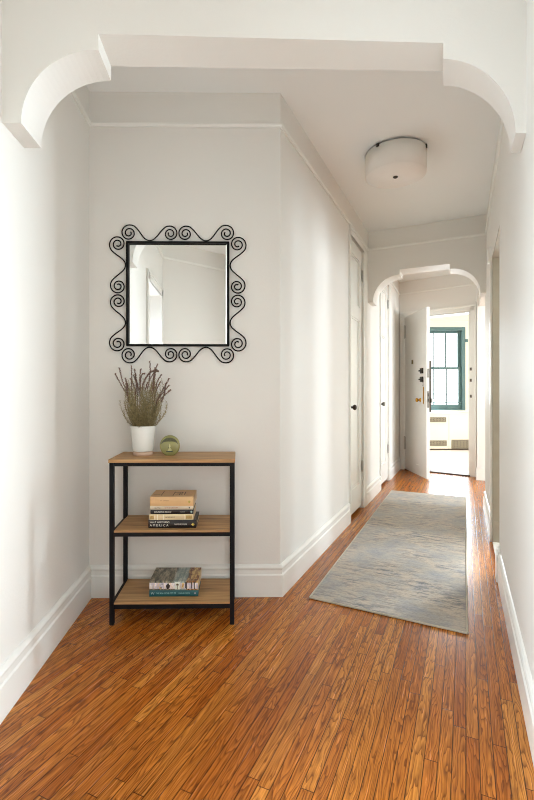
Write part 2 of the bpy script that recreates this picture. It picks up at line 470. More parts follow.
# near arch
nL0 = Vector((XL, 1.66)); nL1 = Vector((XL, 1.83))
pr0 = at(524.6, 1.717); nR0 = RW.p(rw_s(pr0), 0, 0).to_2d(); nR1 = RW.p(rw_s(pr0)+.158, 0, 0).to_2d()
print('near arch right', nR0, nR1)
def nearfn(k, s, a, z):
    l, r = (nL0, nR0) if k == 0 else (nL1, nR1)
    d = (r-l).normalized()
    if k == 1 and a == 'R': s = s + .004
    if k == 1 and a == 'L': s = max(0, s-.0)
    v = l + d*s if a == 'L' else r - d*s
    return Vector((v.x, v.y, z))
header('wall_near_arch', None, 0, 0, nearfn, 2.102, 2.426, CEILZ, .266, .066, .040)
fd = (HR.to_2d()-HL.to_2d()); fdl = fd.length
h1L = LW.p(sH+.23, 0, 0).to_2d(); h1R = RW.p(sHR+.23, 0, 0).to_2d()
def farfn(k, s, a, z):
    l, r = (HL.to_2d(), HR.to_2d()) if k == 0 else (h1L, h1R)
    d = (r-l).normalized()
    v = l + d*s if a == 'L' else r - d*s
    return Vector((v.x, v.y, z))
header('wall_far_arch', None, 0, 0, farfn, 2.10, 2.412, CEILZ, .262, .05, .05)

# ------------------------------------------------------------------ baseboards and rails
BP = [(0, 0), (.017, 0), (.017, .120), (.0115, .128), (.0115, .150), (.015, .155), (.0165, .163), (.013, .171), (.006, .178), (0, .180)]
def base(name, fr, s0, s1, k0=0, k1=0, n0=0):
    bm = BM(); prof(bm, fr, s0, s1, [(n+n0, z) for n, z in BP], k0, k1)
    return struct(obj(name, bm, TRIM))
half = math.tan(R(26.6)/2 + 0)   # outside corner mitre: wall turns by 90-26.6
turn = math.tan(R((90-26.6)/2))
base('baseboard_mirror_wall', MW, 0, MWL, 1, turn)
base('baseboard_hall_left', LW, 0, c1a-.03, -turn, 0)
base('baseboard_left', LS, 0, LOa-.09, 1, 0)
base('baseboard_hall_middle', LW, c1b+.10, c2a-.03, 0, 0)
base('baseboard_hall_end', LW, c2b+.10, sF, 0, 0)
base('baseboard_hall_right', RW, sRW0, sO1a-.10, 0, 0)
base('baseboard_hall_right_far', RW, sO1b+.09, sO2a, 0, 0)
bm = BM(); fbox(bm, RW2, -.013, .05, -.06, .013, 0, .17); fbox(bm, RW2, -.013, 0, -.16, .013, 0, .17); struct(obj('baseboard_far_pier', bm, TRIM, bevel=.004))
# plinth block and casing stub at near side of right opening
RP = [(0, RAILZ-.008), (.008, RAILZ-.008), (.011, RAILZ), (.014, RAILZ+.004), (.014, RAILZ+.012), (.006, RAILZ+.014), (0, RAILZ+.014)]
def rail(name, fr, s0, s1, k0=0, k1=0):
    bm = BM(); prof(bm, fr, s0, s1, RP, k0, k1); return struct(obj(name, bm, TRIM))
rail('trim_1', MW, 0, MWL, 1, turn)
rail('trim_2', LW, 0, sH, -turn, -1)
rail('trim_3', LS, 0, YM-1.83, 1, 0)
HF = fr2(HL, HR, 1)
rail('trim_4', HF, 0, fdl, 1, -1)
rail('trim_5', RW, rw_s((nR1.x, nR1.y)), sHR, 0, -1)
rail('trim_6', BK, 0, BK.L, 1, 0)
rail('trim_7', LS, YM-1.66, YM-.09, 0, 0)
H2 = fr2(FL, FRd, 1)
rail('trim_8', H2, 0, FWL, 1, -1)
rail('trim_9', LW, sH+.23, sF, 0, -1)
rail('trim_10', WN, 0, 6.2, 0, 0)

# casings -----------------------------------------------------------------
def casing(name, fr, a, b, zt, w=.09, wl=None, wr=None, n0=0, th=.02, sill=False, gap=0):
    wl = w if wl is None else wl; wr = w if wr is None else wr
    bm = BM()
    def leg(s0, s1, z0, z1):
        fbox(bm, fr, s0, s1, n0, n0+th*.7, z0, z1)
    if wl: leg(a-wl, a, 0, zt+w); fbox(bm, fr, a-wl, a-wl+min(.022, wl*.5), n0, n0+th, 0, zt+w)
    if wr: leg(b, b+wr, 0, zt+w); fbox(bm, fr, b+wr-.022, b+wr, n0, n0+th, 0, zt+w)
    fbox(bm, fr, a-wl, b+wr, n0, n0+th*.7, zt, zt+w); fbox(bm, fr, a-wl, b+wr, n0, n0+th, zt+w-.022, zt+w)
    fbox(bm, fr, a, b, n0, n0+.003+th*.7, zt, zt+.012)
    return struct(obj(name, bm, TRIM, bevel=.003))
casing('trim_11', LW, c1a, c1b, DZ, w=.075, wl=.028, wr=.085)
casing('trim_12', LW, c2a, c2b, DZ, w=.075, wl=.028, wr=.085)
casing('trim_13', LS, LOa, LOb, 2.2, w=.085)
casing('trim_14', FW, sDa, sDb, 2.29, w=.085, wl=.07, wr=min(.1, FWL-sDb-.005))
# entry jambs
bm = BM()
fbox(bm, FW, sDa, sDa+.02, -.14, .0, 0, 2.29); fbox(bm, FW, sDb-.02, sDb, -.14, .0, 0, 2.29); fbox(bm, FW, sDa, sDb, -.14, 0, 2.27, 2.29)
fbox(bm, FW, sDb-.035, sDb-.02, -.14, -.05, 0, 2.27); fbox(bm, FW, sDa+.02, sDa+.035, -.14, -.05, 0, 2.27)
struct(obj('trim_15', bm, TRIM))
bm = BM(); fbox(bm, RW, sO1a+.018, sO1b-.03, -TH, .0, 0, .012); struct(obj('trim_23', bm, TRIM, bevel=.004))  # threshold strip; the pale reflection on it is painted as white
bm = BM(); fbox(bm, FW, sDa+.001, sDb-.001, -.15, .03, 0, .018); struct(obj('trim_16', bm, SADDLE, bevel=.005))
# first right opening: tan jamb lining (shade put into its colour) and a narrow edge casing with plinth
bm = BM(); fbox(bm, RW, sO1b-.018, sO1b, -TH-.02, -.001, 0, 2.2); fbox(bm, RW, sO1a, sO1b, -TH-.02, -.001, 2.182, 2.2); fbox(bm, RW, sO1a, sO1a+.018, -TH-.02, -.001, 0, 2.2)
fbox(bm, RW, sO1b-.03, sO1b-.018, -TH-.02, -.001, 0, .17)
struct(obj('trim_17', bm, plain('shaded_tan_jamb', (150, 145, 132), .5)))
bm = BM(); fbox(bm, RW, sO1b, sO1b+.07, 0, .014, 0, 2.27); fbox(bm, RW, sO1b+.0, sO1b+.07, 0, .018, 0, .2); fbox(bm, RW, sO1b, sO1b+.08, 0, .03, 2.16, 2.27)
struct(obj('trim_18', bm, TRIM, bevel=.003))
bm = BM(); fbox(bm, RW, sO1a-.11, sO1a, 0, .024, 0, .17); fbox(bm, RW, sO1a-.11, sO1a, 0, .016, .17, .19)
struct(obj('trim_19', bm, TRIM, bevel=.003))
# arch imposts on pier beyond second opening
bm = BM(); fbox(bm, RW2, -.012, .05, -.13, .012, 2.37, 2.44); struct(obj('trim_20', bm, TRIM, bevel=.004))

# ------------------------------------------------------------------ panel doors
def panel_door(name, fr, a, b, z0, z1, nf, th, panels, st=.10, mat=DOORP):
    """frame of stiles and rails with sunk moulded panels, front face at n = nf"""
    org = fr.p(a, nf-th, z0)
    bm = BM()
    zs = [z0] + [z for p in panels for z in p] + [z1]
    fbox(bm, fr, a, a+st, nf-th, nf, z0, z1, org); fbox(bm, fr, b-st, b, nf-th, nf, z0, z1, org)
    for i in range(0, len(zs), 2):
        fbox(bm, fr, a+st, b-st, nf-th, nf, zs[i], zs[i+1], org)
    d = obj(name, bm, mat, loc=org, bevel=.002)
    struct(d)
    for (p0, p1) in panels:
        bm = BM()
        fbox(bm, fr, a+st-.004, b-st+.004, nf-th+.008, nf-.014, p0-.004, p1+.004, org)
        w = .016
        for (x0, x1, y0, y1) in ((a+st, a+st+w, p0, p1), (b-st-w, b-st, p0, p1), (a+st, b-st, p0, p0+w), (a+st, b-st, p1-w, p1)):
            fbox(bm, fr, x0, x1, nf-.014, nf-.005, y0, y1, org)
        obj('panel', bm, mat, d, bevel=.003)
    return d, org
def knob(parent, fr, s, n, z, org, mat, r=.026, name='door_knob', plate=True):
    nn = Vector((fr.n.x, fr.n.y, 0))
    q = Vector((0, 0, 1)).rotation_difference(nn).to_matrix().to_4x4()
    base_ = fr.p(s, n, z) - org
    bm = BM(); lathe(bm, [(0, 0), (r*1.0, 0), (r*1.0, .004), (r*.4, .008), (r*.38, .028), (r*.75, .034), (r, .046), (r*.85, .058), (r*.4, .064), (0, .065)], 24, Matrix.Translation(base_) @ q)
    k = obj(name, bm, mat, parent, smooth=True)
    if plate:
        bm = BM(); fbox(bm, fr, s-.018, s+.018, n, n+.004, z-.15, z+.055, org)
        obj('escutcheon', bm, STEEL, parent, bevel=.002)
    return k
def hinge(parent, fr, s, n, z, org, h=.10, mat=HINGE, r=.008):
    bm = BM(); tube(bm, [fr.p(s, n, z-h/2)-org, fr.p(s, n, z+h/2)-org], r, 10)
    fbox(bm, fr, s-.028, s, n-.002, n+.002, z-h/2, z+h/2, org)
    for q in (-.3, 0, .3): fbox(bm, fr, s-.018, s-.010, n, n+.004, z+q*h-.004, z+q*h+.004, org)
    return obj('hinge', bm, mat, parent)
for i, (a, b) in enumerate(((c1a, c1b), (c2a, c2b))):
    d, og = panel_door('door_%d' % (i+1), LW, a+.004, b-.004, .035, DZ-.004, -.012, .04, [(.26, 1.86), (1.98, 2.44)], st=.105)
    d['label'] = ('tall white two-panel closet door nearest the bare wall' if i == 0 else 'tall white two-panel closet door beyond the far arch')
    knob(d, LW, a+.06, -.012, 1.02, og, DARKSTEEL if i == 0 else STEEL)
    for z in (.42, 2.32): hinge(d, LW, b-.004, -.004, z, og, .11, HINGE)
    bm = BM(); fbox(bm, LW, a+.004, a+.022, -.012, .006, 2.465, 2.51, og); obj('catch', bm, SCREWM, d)

# entry door, standing open into the hall
hp = FW.p(sDa+.012, .02, 0)
fe = Vector(at(426.4, 6.17))
ED = fr2((hp.x, hp.y), (fe.x, fe.y), 1)      # s from hinge to free edge
if ED.n.dot(-hp.to_2d()) < 0: ED = fr2((hp.x, hp.y), (fe.x, fe.y), -1)
W3 = ED.L; T3 = .044
org = Vector((hp.x, hp.y, 0))
bm = BM(); fbox(bm, ED, 0, W3, -T3, 0, .012, 2.297, org)
door3 = struct(obj('door_3', bm, ENTRY, loc=org, bevel=.003))
door3['label'] = 'open grey-white entry door with several locks at the end of the hall'
print('entry door width', W3)
def face_s(px): return ED.hit(px)
def zz(py, s):
    p = ED.p(s, 0, 0); d = p.x*CF[0]+p.y*CF[1]; return H + (CY-py)/F*d
s = face_s(412.6); bm = BM(); z = zz(362, s); fbox(bm, ED, s-.028, s+.028, 0, .008, z-.03, z+.03, org); fbox(bm, ED, s-.014, s+.014, .008, .012, z-.014, z+.014, org); obj('peephole', bm, plain('peephole_brass', (120, 108, 62), .4, .6), door3, bevel=.002)
for py, nm in ((370.8, 'deadbolt'), (379.3, 'deadbolt')):
    s = face_s(422.0); z = zz(py, s)
    bm = BM(); fbox(bm, ED, s-.035, s+.05, 0, .02, z-.036, z+.036, org); fbox(bm, ED, s-.035, s-.005, .02, .038, z-.008, z+.008, org)
    obj(nm, bm, DARKSTEEL, door3, bevel=.004)
s = face_s(420.3); z = zz(400, s); knob(door3, ED, s, 0, z, org, BRASS, .03, plate=False)
s2 = face_s(423.6); bm = BM(); fbox(bm, ED, s2-.016, s2+.016, 0, .005, z-.05, z+.18, org); obj('escutcheon', bm, BRASS, door3, bevel=.002)
bm = BM()
for i in range(6): fbox(bm, ED, s2-.006+.004*(i % 2), s2+.004+.004*(i % 2), .006, .012, z+.19+.02*i, z+.203+.02*i, org)
obj('door_chain', bm, STEEL, door3)
# lock faces on the free edge
bm = BM()
fbox(bm, ED, W3, W3+.003, -T3+.008, -.010, z-.10, z+.12, org); fbox(bm, ED, W3, W3+.003, -T3+.008, -.010, z+.30, z+.42, org)
obj('lock_plate', bm, STEEL, door3)
bm = BM(); fbox(bm, ED, W3+.003, W3+.006, -.03, -.016, z-.02, z+.02, org); fbox(bm, ED, W3+.003, W3+.006, -.03, -.016, z+.05, z+.09, org); obj('latch', bm, SCREWM, door3)
bm = BM(); fbox(bm, ED, W3-.02, W3+.006, -T3-.018, -T3+.002, zz(412.5, W3), zz(360.5, W3), org); obj('latch_guard', bm, DARKSTEEL, door3)
bm = BM(); fbox(bm, ED, W3-.04, W3+.03, -T3-.03, -T3-.006, z-.03, z+.03, org); obj('outer_lock', bm, STEEL, door3, bevel=.005)
for py in (331.5, 443):
    bm = BM(); z = H + (CY-py)/F*6.95
    tube(bm, [ED.p(-.012, .006, z-.1)-org, ED.p(-.012, .006, z+.1)-org], .012, 10); fbox(bm, ED, -.01, .03, .0, .004, z-.09, z+.09, org)
    obj('hinge', bm, plain('steel_hinge', (186, 184, 178), .5, .0), door3)
bm = BM(); s = ED.hit(418); fbox(bm, ED, s-.05, s+.05, 0, .012, .15, .158, org); obj('door_mark', bm, TRIM, door3)
# strike plates in the right jamb
bm = BM()
for za, zb in ((1.42, 1.55), (1.28, 1.38), (1.0, 1.22)):
    fbox(bm, FW, sDb-.024, sDb-.020, -.04, -.01, za, zb)
    fbox(bm, FW, sDb-.002, sDb+.022, .014, .02, (za+zb)/2-.02, (za+zb)/2+.02)
struct(obj('trim_21', bm, SPACKLE))
# old lock chips
# ------------------------------------------------------------------ far window
WF = Fr((wx0, YW), R(90), 1)                  # n toward the camera
Ww = wx1-wx0
win = None
bm = BM()
t = .05
fbox(bm, WF, 0, t, -.13, .02, WZ0, WZ1); fbox(bm, WF, Ww-.07, Ww, -.13, .02, WZ0, WZ1)
fbox(bm, WF, t, Ww-.07, -.13, .02, WZ1-.07, WZ1); fbox(bm, WF, t, Ww-.07, -.13, .02, WZ0, WZ0+.03)
win = struct(obj('window_1', bm, TEALW, bevel=.004)); win['label'] = 'teal framed sash window in the bright far room'
midz = H + (CY-368)/F*YW
def sash(z0, z1, n0, bot):
    bm = BM(); a, b = t, Ww-.07; w = .05
    fbox(bm, WF, a, a+w, n0-.035, n0, z0, z1); fbox(bm, WF, b-w, b, n0-.035, n0, z0, z1)
    fbox(bm, WF, a+w, b-w, n0-.035, n0, z1-.045, z1); fbox(bm, WF, a+w, b-w, n0-.035, n0, z0, z0+bot)
    s_ = obj('sash', bm, TEALW, win, bevel=.003)
    bm = BM()
    for k in (1, 2):
        x = a+w+(b-a-2*w)*k/3; fbox(bm, WF, x-.011, x+.011, n0-.03, n0-.006, z0+bot, z1-.045)
    obj('muntin', bm, plain('dark_muntin_paint', (70, 92, 92), .5), s_)  # muntins in a darker teal than the sash
    bm = BM(); fbox(bm, WF, a+w-.005, b-w+.005, n0-.02, n0-.017, z0+bot-.005, z1-.04); obj('pane', bm, PANE, s_)
sash(midz-.02, WZ1-.07, -.06, .045)
sash(WZ0+.03, midz+.025, -.02, .09)
for py in (394, 402.5):
    bm = BM(); z = H+(CY-py)/F*YW; fbox(bm, WF, t, Ww-.02, .0, .012, z-.008, z+.008); obj('guard_bar', bm, TEALW, win)
bm = BM(); fbox(bm, WF, Ww, Ww+.05, .0, .03, 2.22, 2.28); obj('bracket', bm, TEALW, win)
bm = BM(); fbox(bm, WF, -.06, Ww+.06, 0, .05, WZ0-.035, WZ0); struct(obj('trim_22', bm, TRIM, bevel=.005))

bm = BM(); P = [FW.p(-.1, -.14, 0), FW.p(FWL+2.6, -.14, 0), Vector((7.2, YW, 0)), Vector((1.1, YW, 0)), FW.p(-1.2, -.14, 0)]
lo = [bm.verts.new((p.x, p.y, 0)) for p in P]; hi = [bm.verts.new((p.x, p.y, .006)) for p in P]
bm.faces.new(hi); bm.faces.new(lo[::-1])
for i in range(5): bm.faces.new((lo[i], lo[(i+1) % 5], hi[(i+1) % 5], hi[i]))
struct(obj('floor_far_room', bm, FLOORF))  # thin sheet over the boards, coloured pale to imitate glare
# radiator covers
def rad(x0, x1, grilles, label):
    e = empty('radiator_cover', ((x0+x1)/2, YW-.13, 0))
    tag(e, label, 'radiator cover')
    bm = BM(); w = (x1-x0)/2; box(bm, -w, w, -.12, .125, .03, .74); box(bm, -w-.0, w+.0, -.13, .125, .74, .758)
    obj('body', bm, CREAM, e, bevel=.004)
    bm = BM(); box(bm, -w+.01, w-.01, -.10, .1, 0, .03); obj('plinth', bm, SADDLE, e)
    for (a, b, z0, z1) in grilles:
        bm = BM(); cx = (x0+x1)/2
        box(bm, a-cx, b-cx, -.128, -.12, z0, z1); g = obj('grille', bm, GRILLE, e)
        for q in (.0,):
            n_ = int((b-a)/.03)
            bm = BM()
            for i in range(n_): box(bm, a-cx+.01+i*.03, a-cx+.018+i*.03, -.132, -.128, z0+.01, z1-.01)
            obj('slat', bm, SLATM, g)
YR = YW-.26; SLATM = plain('grille_slat_paint', (158, 148, 128), .5)
def xr(px): return on_y(px, YR)
rad(xr(419), xr(449), [(xr(426), xr(446.3), .57, .67), (xr(426), xr(446.8), .09, .20)], 'cream radiator cover under the window with two slotted grilles')
rad(xr(449.3), xr(472), [(xr(451.7), xr(469.5), .03, .215)], 'cream cover beside the radiator with one low speckled grille')

# ------------------------------------------------------------------ ceiling lamp
lc = at(395.5, 3.27)
lamp = empty('ceiling_lamp', (lc[0], lc[1], CEILZ)); tag(lamp, 'white drum flush ceiling lamp in the hall', 'ceiling lamp')
rr = .206
bm = BM(); lathe(bm, [(0, 0), (.11, 0), (.11, -.02), (0, -.02)], 40); obj('ceiling_plate', bm, TRIM, lamp)
bm = BM(); lathe(bm, [(rr-.003, -.014), (rr, -.014), (rr, -.165), (rr-.003, -.165), (rr-.003, -.014)], 64); obj('lamp_shade', bm, SHADE, lamp, smooth=False)
for p in lamp.children[-1].data.polygons: p.use_smooth = abs(p.normal.z) < .3
bm = BM(); lathe(bm, [(0, -.158), (rr-.006, -.158), (rr-.004, -.163), (rr-.006, -.168), (.02, -.172), (0, -.172)], 64); obj('diffuser', bm, DIFF, lamp, smooth=True)
bm = BM(); lathe(bm, [(0, -.170), (.016, -.171), (.017, -.176), (.010, -.182), (0, -.184)], 24); obj('finial', bm, DARKSTEEL, lamp, smooth=True)
for ang in (-150+8, -35, 90):
    bm = BM(); a = R(ang); c, s_ = math.cos(a), math.sin(a)
    tube(bm, [(c*.10, s_*.10, -.01), (c*(rr-.002), s_*(rr-.002), -.014)], .005, 8)
    bmesh.ops.create_cube(bm, size=1, matrix=Matrix.Translation((c*(rr-.0), s_*(rr-.0), -.018)) @ Matrix.Rotation(a, 4, 'Z') @ Matrix.Diagonal((.012, .02, .022, 1)))
    obj('shade_clip', bm, SCREWM, lamp)

# ------------------------------------------------------------------ rug
r0 = gnd(309.8, 598.5); r1 = gnd(467.2, 634.5); r2 = gnd(391.5, 491.2); r3 = gnd(465.6, 498.2)
ra = Vector(r0); rb = Vector(r1); rd = (Vector(r2)-ra + Vector(r3)-rb).normalized(); rl = ((Vector(r2)-ra).length + (Vector(r3)-rb).length)/2
print('rug', (rb-ra).length, (Vector(r2)-ra).length, (Vector(r3)-rb).length)
ctr = (ra+rb+Vector(r2)+Vector(r3))/4
rug = empty('runner_rug', (ctr.x, ctr.y, 0)); tag(rug, 'distressed grey and beige runner rug on the hall floor', 'rug')
corners = [Vector(p)-ctr for p in (r0, r1, r3, r2)]
th = math.atan2(rd.x, rd.y)
rot = Matrix.Rotation(th, 2)   # express in rug-aligned coordinates
rug.rotation_euler = (0, 0, -th)
loc = [rot @ c for c in corners]
def quad_slab(bm, P, z0, z1, nu=1, nv=1, wav=0):
    A0, B0, C0, D0 = P
    top = []
    for j in range(nv+1):
        row = []
        for i in range(nu+1):
            u, v = i/nu, j/nv
            p = (A0*(1-u)+B0*u)*(1-v) + (D0*(1-u)+C0*u)*v
            row.append(p)
        top.append(row)
    T = [[bm.verts.new((p.x, p.y, z1 + wav*math.sin(p.y*5+p.x*3)*.5)) for p in r] for r in top]
    Bt = [[bm.verts.new((p.x, p.y, z0)) for p in r] for r in top]
    for j in range(nv):
        for i in range(nu):
            bm.faces.new((T[j][i], T[j][i+1], T[j+1][i+1], T[j+1][i])); bm.faces.new((Bt[j][i], Bt[j+1][i], Bt[j+1][i+1], Bt[j][i+1]))
    for i in range(nu):
        bm.faces.new((T[0][i], Bt[0][i], Bt[0][i+1], T[0][i+1])); bm.faces.new((T[nv][i], T[nv][i+1], Bt[nv][i+1], Bt[nv][i]))
    for j in range(nv):
        bm.faces.new((T[j][0], T[j+1][0], Bt[j+1][0], Bt[j][0])); bm.faces.new((T[j][nu], Bt[j][nu], Bt[j+1][nu], T[j+1][nu]))
def inset(P, d):
    c = sum(P, Vector((0, 0)))/4
    return [Vector((p.x - math.copysign(d, p.x), p.y - math.copysign(d, p.y))) for p in P]
bm = BM(); quad_slab(bm, inset(loc, .006), .003, .010, 12, 48, .0008); obj('pile', bm, RUG, rug)
bm = BM(); quad_slab(bm, inset(loc, .004), 0, .003); obj('backing', bm, RUGBACK, rug)
bm = BM()
for i in range(4):
    a, b = loc[i], loc[(i+1) % 4]
    tube(bm, [(a.x, a.y, .006), (b.x, b.y, .006)], .0055, 8)
obj('binding', bm, BIND, rug)

# ------------------------------------------------------------------ console shelf
sx0, sx1, sy0, sy1 = -.640, -.017, 2.292, 2.598
ZT, ZM, ZB = .8185, .467, .113
cs = empty('console_shelf', ((sx0+sx1)/2, (sy0+sy1)/2, 0)); tag(cs, 'three-tier console shelf with oak boards and black metal frame under the mirror', 'shelf')
ox, oy = cs.location.x, cs.location.y
def cb(x0, x1, y0, y1, z0, z1, bm): box(bm, x0-ox, x1-ox, y0-oy, y1-oy, z0, z1)
lg = .022
for (x, y) in ((sx0+.004, sy0+.004), (sx1-.004-lg, sy0+.004), (sx0+.004, sy1-.004-lg), (sx1-.004-lg, sy1-.004-lg)):
    bm = BM(); cb(x, x+lg, y, y+lg, .004, ZT-.017, bm); l = obj('leg', bm, BLACK, cs, bevel=.0015)
    bm = BM(); cb(x+.002, x+lg-.002, y+.002, y+lg-.002, 0, .006, bm); obj('foot_pad', bm, SCREWM, l)
bm = BM(); cb(sx0, sx1, sy0, sy1, ZT-.017, ZT, bm); obj('top_board', bm, OAK, cs, bevel=.0015)
for z in (ZM, ZB):
    bm = BM(); cb(sx0+.026+.0005, sx1-.0265, sy0+.006, sy1-.006, z-.010, z, bm); obj('shelf_board', bm, OAK, cs, bevel=.001)
for z, hh in ((ZT-.017, .018), (ZM-.010, .020), (ZB-.010, .022)):
    bm = BM()
    for y in (sy0+.006, sy1-.006-.018): cb(sx0+.026, sx1-.026, y, y+.018, z-hh, z, bm)
    for x in (sx0+.006, sx1-.006-.018): cb(x, x+.018, sy0+.026, sy1-.026, z-hh, z, bm)
    obj('rail', bm, BLACK, cs, bevel=.001)

# ------------------------------------------------------------------ wrought iron mirror
px2m = YM/F*.997
mx0 = on_y(126.2, YM-.02); mx1 = on_y(229.2, YM-.02); mz1 = H+(CY-241.6)/F*(YM-.02); mz0 = H+(CY-346.4)/F*(YM-.02)
mcx, mcz = (mx0+mx1)/2, (mz0+mz1)/2; hw, hh = (mx1-mx0)/2, (mz1-mz0)/2
print('mirror', hw*2, hh*2)
mir = empty('wall_mirror_frame', (mcx, YM, mcz)); tag(mir, 'square mirror in black scrolled wrought-iron frame hanging above the console shelf', 'mirror')
mir.name = 'scrollwork_mirror'
fw = .0105
bm = BM()
box(bm, -hw, hw, -.024, -.006, hh-fw, hh); box(bm, -hw, hw, -.024, -.006, -hh, -hh+fw)
box(bm, -hw, -hw+fw, -.024, -.006, -hh+fw, hh-fw); box(bm, hw-fw, hw, -.024, -.006, -hh+fw, hh-fw)
obj('inner_frame', bm, IRON, mir, bevel=.002)
bm = BM()
gw, gh = hw-fw+.002, hh-fw+.002; bv = .011
o_ = [(-gw, -gh), (gw, -gh), (gw, gh), (-gw, gh)]; i_ = [(-gw+bv, -gh+bv), (gw-bv, -gh+bv), (gw-bv, gh-bv), (-gw+bv, gh-bv)]
O = [bm.verts.new((x, -.0105, z)) for x, z in o_]; I = [bm.verts.new((x, -.0125, z)) for x, z in i_]; Bk = [bm.verts.new((x, -.006, z)) for x, z in o_]
bm.faces.new(I)
for k in range(4):
    j = (k+1) % 4; bm.faces.new((O[k], O[j], I[j], I[k])); bm.faces.new((O[k], Bk[k], Bk[j], O[j]))
bm.faces.new(Bk[::-1])
obj('mirror_glass', bm, MIRROR, mir)
bm = BM(); box(bm, -hw+.004, hw-.004, -.006, -.0, -hh+.004, hh-.004); obj('backing', bm, SCREWM, mir)
def spiral(cx, cz, R0, R1, a0, turns, dirn, n=44):
    out = []
    for i in range(n+1):
        t = i/n; a = a0 + dirn*turns*2*math.pi*t
        r = R0 + (R1-R0)*(t**.8)
        out.append((cx + r*math.cos(a), cz + r*math.sin(a)))
    return out
def hermite(p0, t0, p1, t1, n=14):
    o = []
    for i in range(1, n):
        t = i/n; h00 = 2*t**3-3*t**2+1; h10 = t**3-2*t**2+t; h01 = -2*t**3+3*t**2; h11 = t**3-t**2
        o.append((h00*p0[0]+h10*t0[0]+h01*p1[0]+h11*t1[0], h00*p0[1]+h10*t0[1]+h01*p1[1]+h11*t1[1]))
    return o
def scroll(halfL):
    # element in (u along side, v outward); u from corner 0 to middle halfL
    q = halfL/51.5
    c1 = (2.6*q, 8.4*q); c2 = (43.9*q, 7.9*q); tr = (23.2*q, .9*q)
    s1 = spiral(c1[0], c1[1], 8.7*q, 1.9*q, R(55), 1.95, 1)
    s2 = spiral(c2[0], c2[1], 8.2*q, 1.7*q, R(125), 1.95, -1)
    k = 20*q
    m1 = hermite(s1[0], (k*math.sin(R(55))*1.15, -k*math.cos(R(55))*1.15), tr, (k, 0))
    m2 = hermite(tr, (k, 0), s2[0], (k*math.sin(R(55))*1.15, k*math.cos(R(55))*1.15))
    return s1[::-1] + m1 + [tr] + m2 + s2
for side in range(4):
    hl = hw if side % 2 == 0 else hh; ho = hh if side % 2 == 0 else hw
    for mirror_ in (1, -1):
        pts = []
        for u, v in scroll(hl):
            a = (-hl+u)*mirror_; b = ho+v
            x, z = {0: (a, b), 1: (b, a), 2: (a, -b), 3: (-b, a)}[side]
            pts.append((x, -.015, z))
        bm = BM(); tube(bm, pts, .0036, 8); obj('scroll', bm, IRON, mir, smooth=True)

# ------------------------------------------------------------------ potted plant
pp = at(143.0, 2.45)
pl = empty('potted_plant', (pp[0], pp[1], ZT)); tag(pl, 'bushy plant with drooping dried flower spikes in white pot on the console shelf', 'plant')
bm = BM(); lathe(bm, [(0, .022), (.052, .022), (.0535, .026), (.065, .150), (.0655, .154), (.062, .155), (.0605, .150), (.058, .128), (0, .128)], 48); pot = obj('pot', bm, POT, pl, smooth=True)
bm = BM(); lathe(bm, [(0, 0), (.0485, 0), (.050, .003), (.052, .0225), (0, .0225)], 48); obj('unglazed_foot', bm, TERRA, pot, smooth=True)
bm = BM(); lathe(bm, [(0, .142), (.03, .141), (.0585, .137), (.0585, .128), (0, .128)], 32); obj('soil', bm, SOIL, pl)
fol = BM(); rnd = random.Random(5)
def stem_path(bx, by, ang, lean, h, bend):
    pts = []; n = 12
    for i in range(n+1):
        t = i/n
        r = lean*math.sin(t*math.pi*.62) + bend*t*t*t
        pts.append(Vector((bx + math.cos(ang)*r, by + math.sin(ang)*r, .138 + h*(t - .0*t*t))))
    return pts
def leaf(bm, p, d, ln, w):
    d = d.normalized(); s = d.cross(Vector((0, 0, 1)));
    if s.length < .1: s = Vector((1, 0, 0))
    s = s.normalized()*w; up = s.cross(d).normalized()*w*.5
    a = bm.verts.new(p); b = bm.verts.new(p+d*ln*.5+s); c = bm.verts.new(p+d*ln); e = bm.verts.new(p+d*ln*.5-s)
    f = bm.verts.new(p+d*ln*.5+up)
    bm.faces.new((a, b, f)); bm.faces.new((b, c, f)); bm.faces.new((c, e, f)); bm.faces.new((e, a, f))
stems = []
for i in range(120):
    a = rnd.uniform(0, 2*math.pi); r = .05*math.sqrt(rnd.random())
    h = rnd.uniform(.07, .27); lean = rnd.uniform(.02, .062)*(r/.05+.25)
    stems.append(stem_path(math.cos(a)*r, math.sin(a)*r, a+rnd.uniform(-.5, .5), lean, h, rnd.uniform(-.01, .02)))
spikes_def = [  # (azimuth direction x sign lean, height, droop) lavender-like wands
    (-.125, .305, -.02), (-.115, .335, .0), (-.085, .35, .015), (-.06, .33, .02), (-.065, .28, -.01), (-.02, .35, .05), (.0, .365, .07), (.012, .372, .085),
    (.03, .365, .07), (.06, .33, .03), (.085, .30, .02), (.125, .28, .0), (.145, .25, -.03), (.115, .215, .03), (-.04, .30, .0), (.12, .24, .02),
    (-.09, .25, .01), (.075, .36, .01), (.045, .34, .02), (-.055, .30, .0), (.035, .375, -.01), (-.01, .33, .0), (.095, .26, .0), (-.1, .28, .0), (.055, .29, .0)]
spike_paths = []
for k, (lx, h, dr) in enumerate(spikes_def):
    n = 16; pts = []
    y = rnd.uniform(-.05, .05); bx = lx*.3
    for i in range(n+1):
        t = i/n
        x = bx + (lx-bx)*t**1.15 + .008*math.sin(t*7+lx*60) + dr*max(0, t-.62)*1.9
        zc = .138 + h*(t if t < .7 else t - (t-.7)**2*(1.9 if dr > .04 else .5))
        pts.append(Vector((x, y*t, zc)))
    spike_paths.append(pts)
for pth in stems + spike_paths:
    tube(fol, pth, [.0014-.0008*i/len(pth) for i in range(len(pth))], 5)
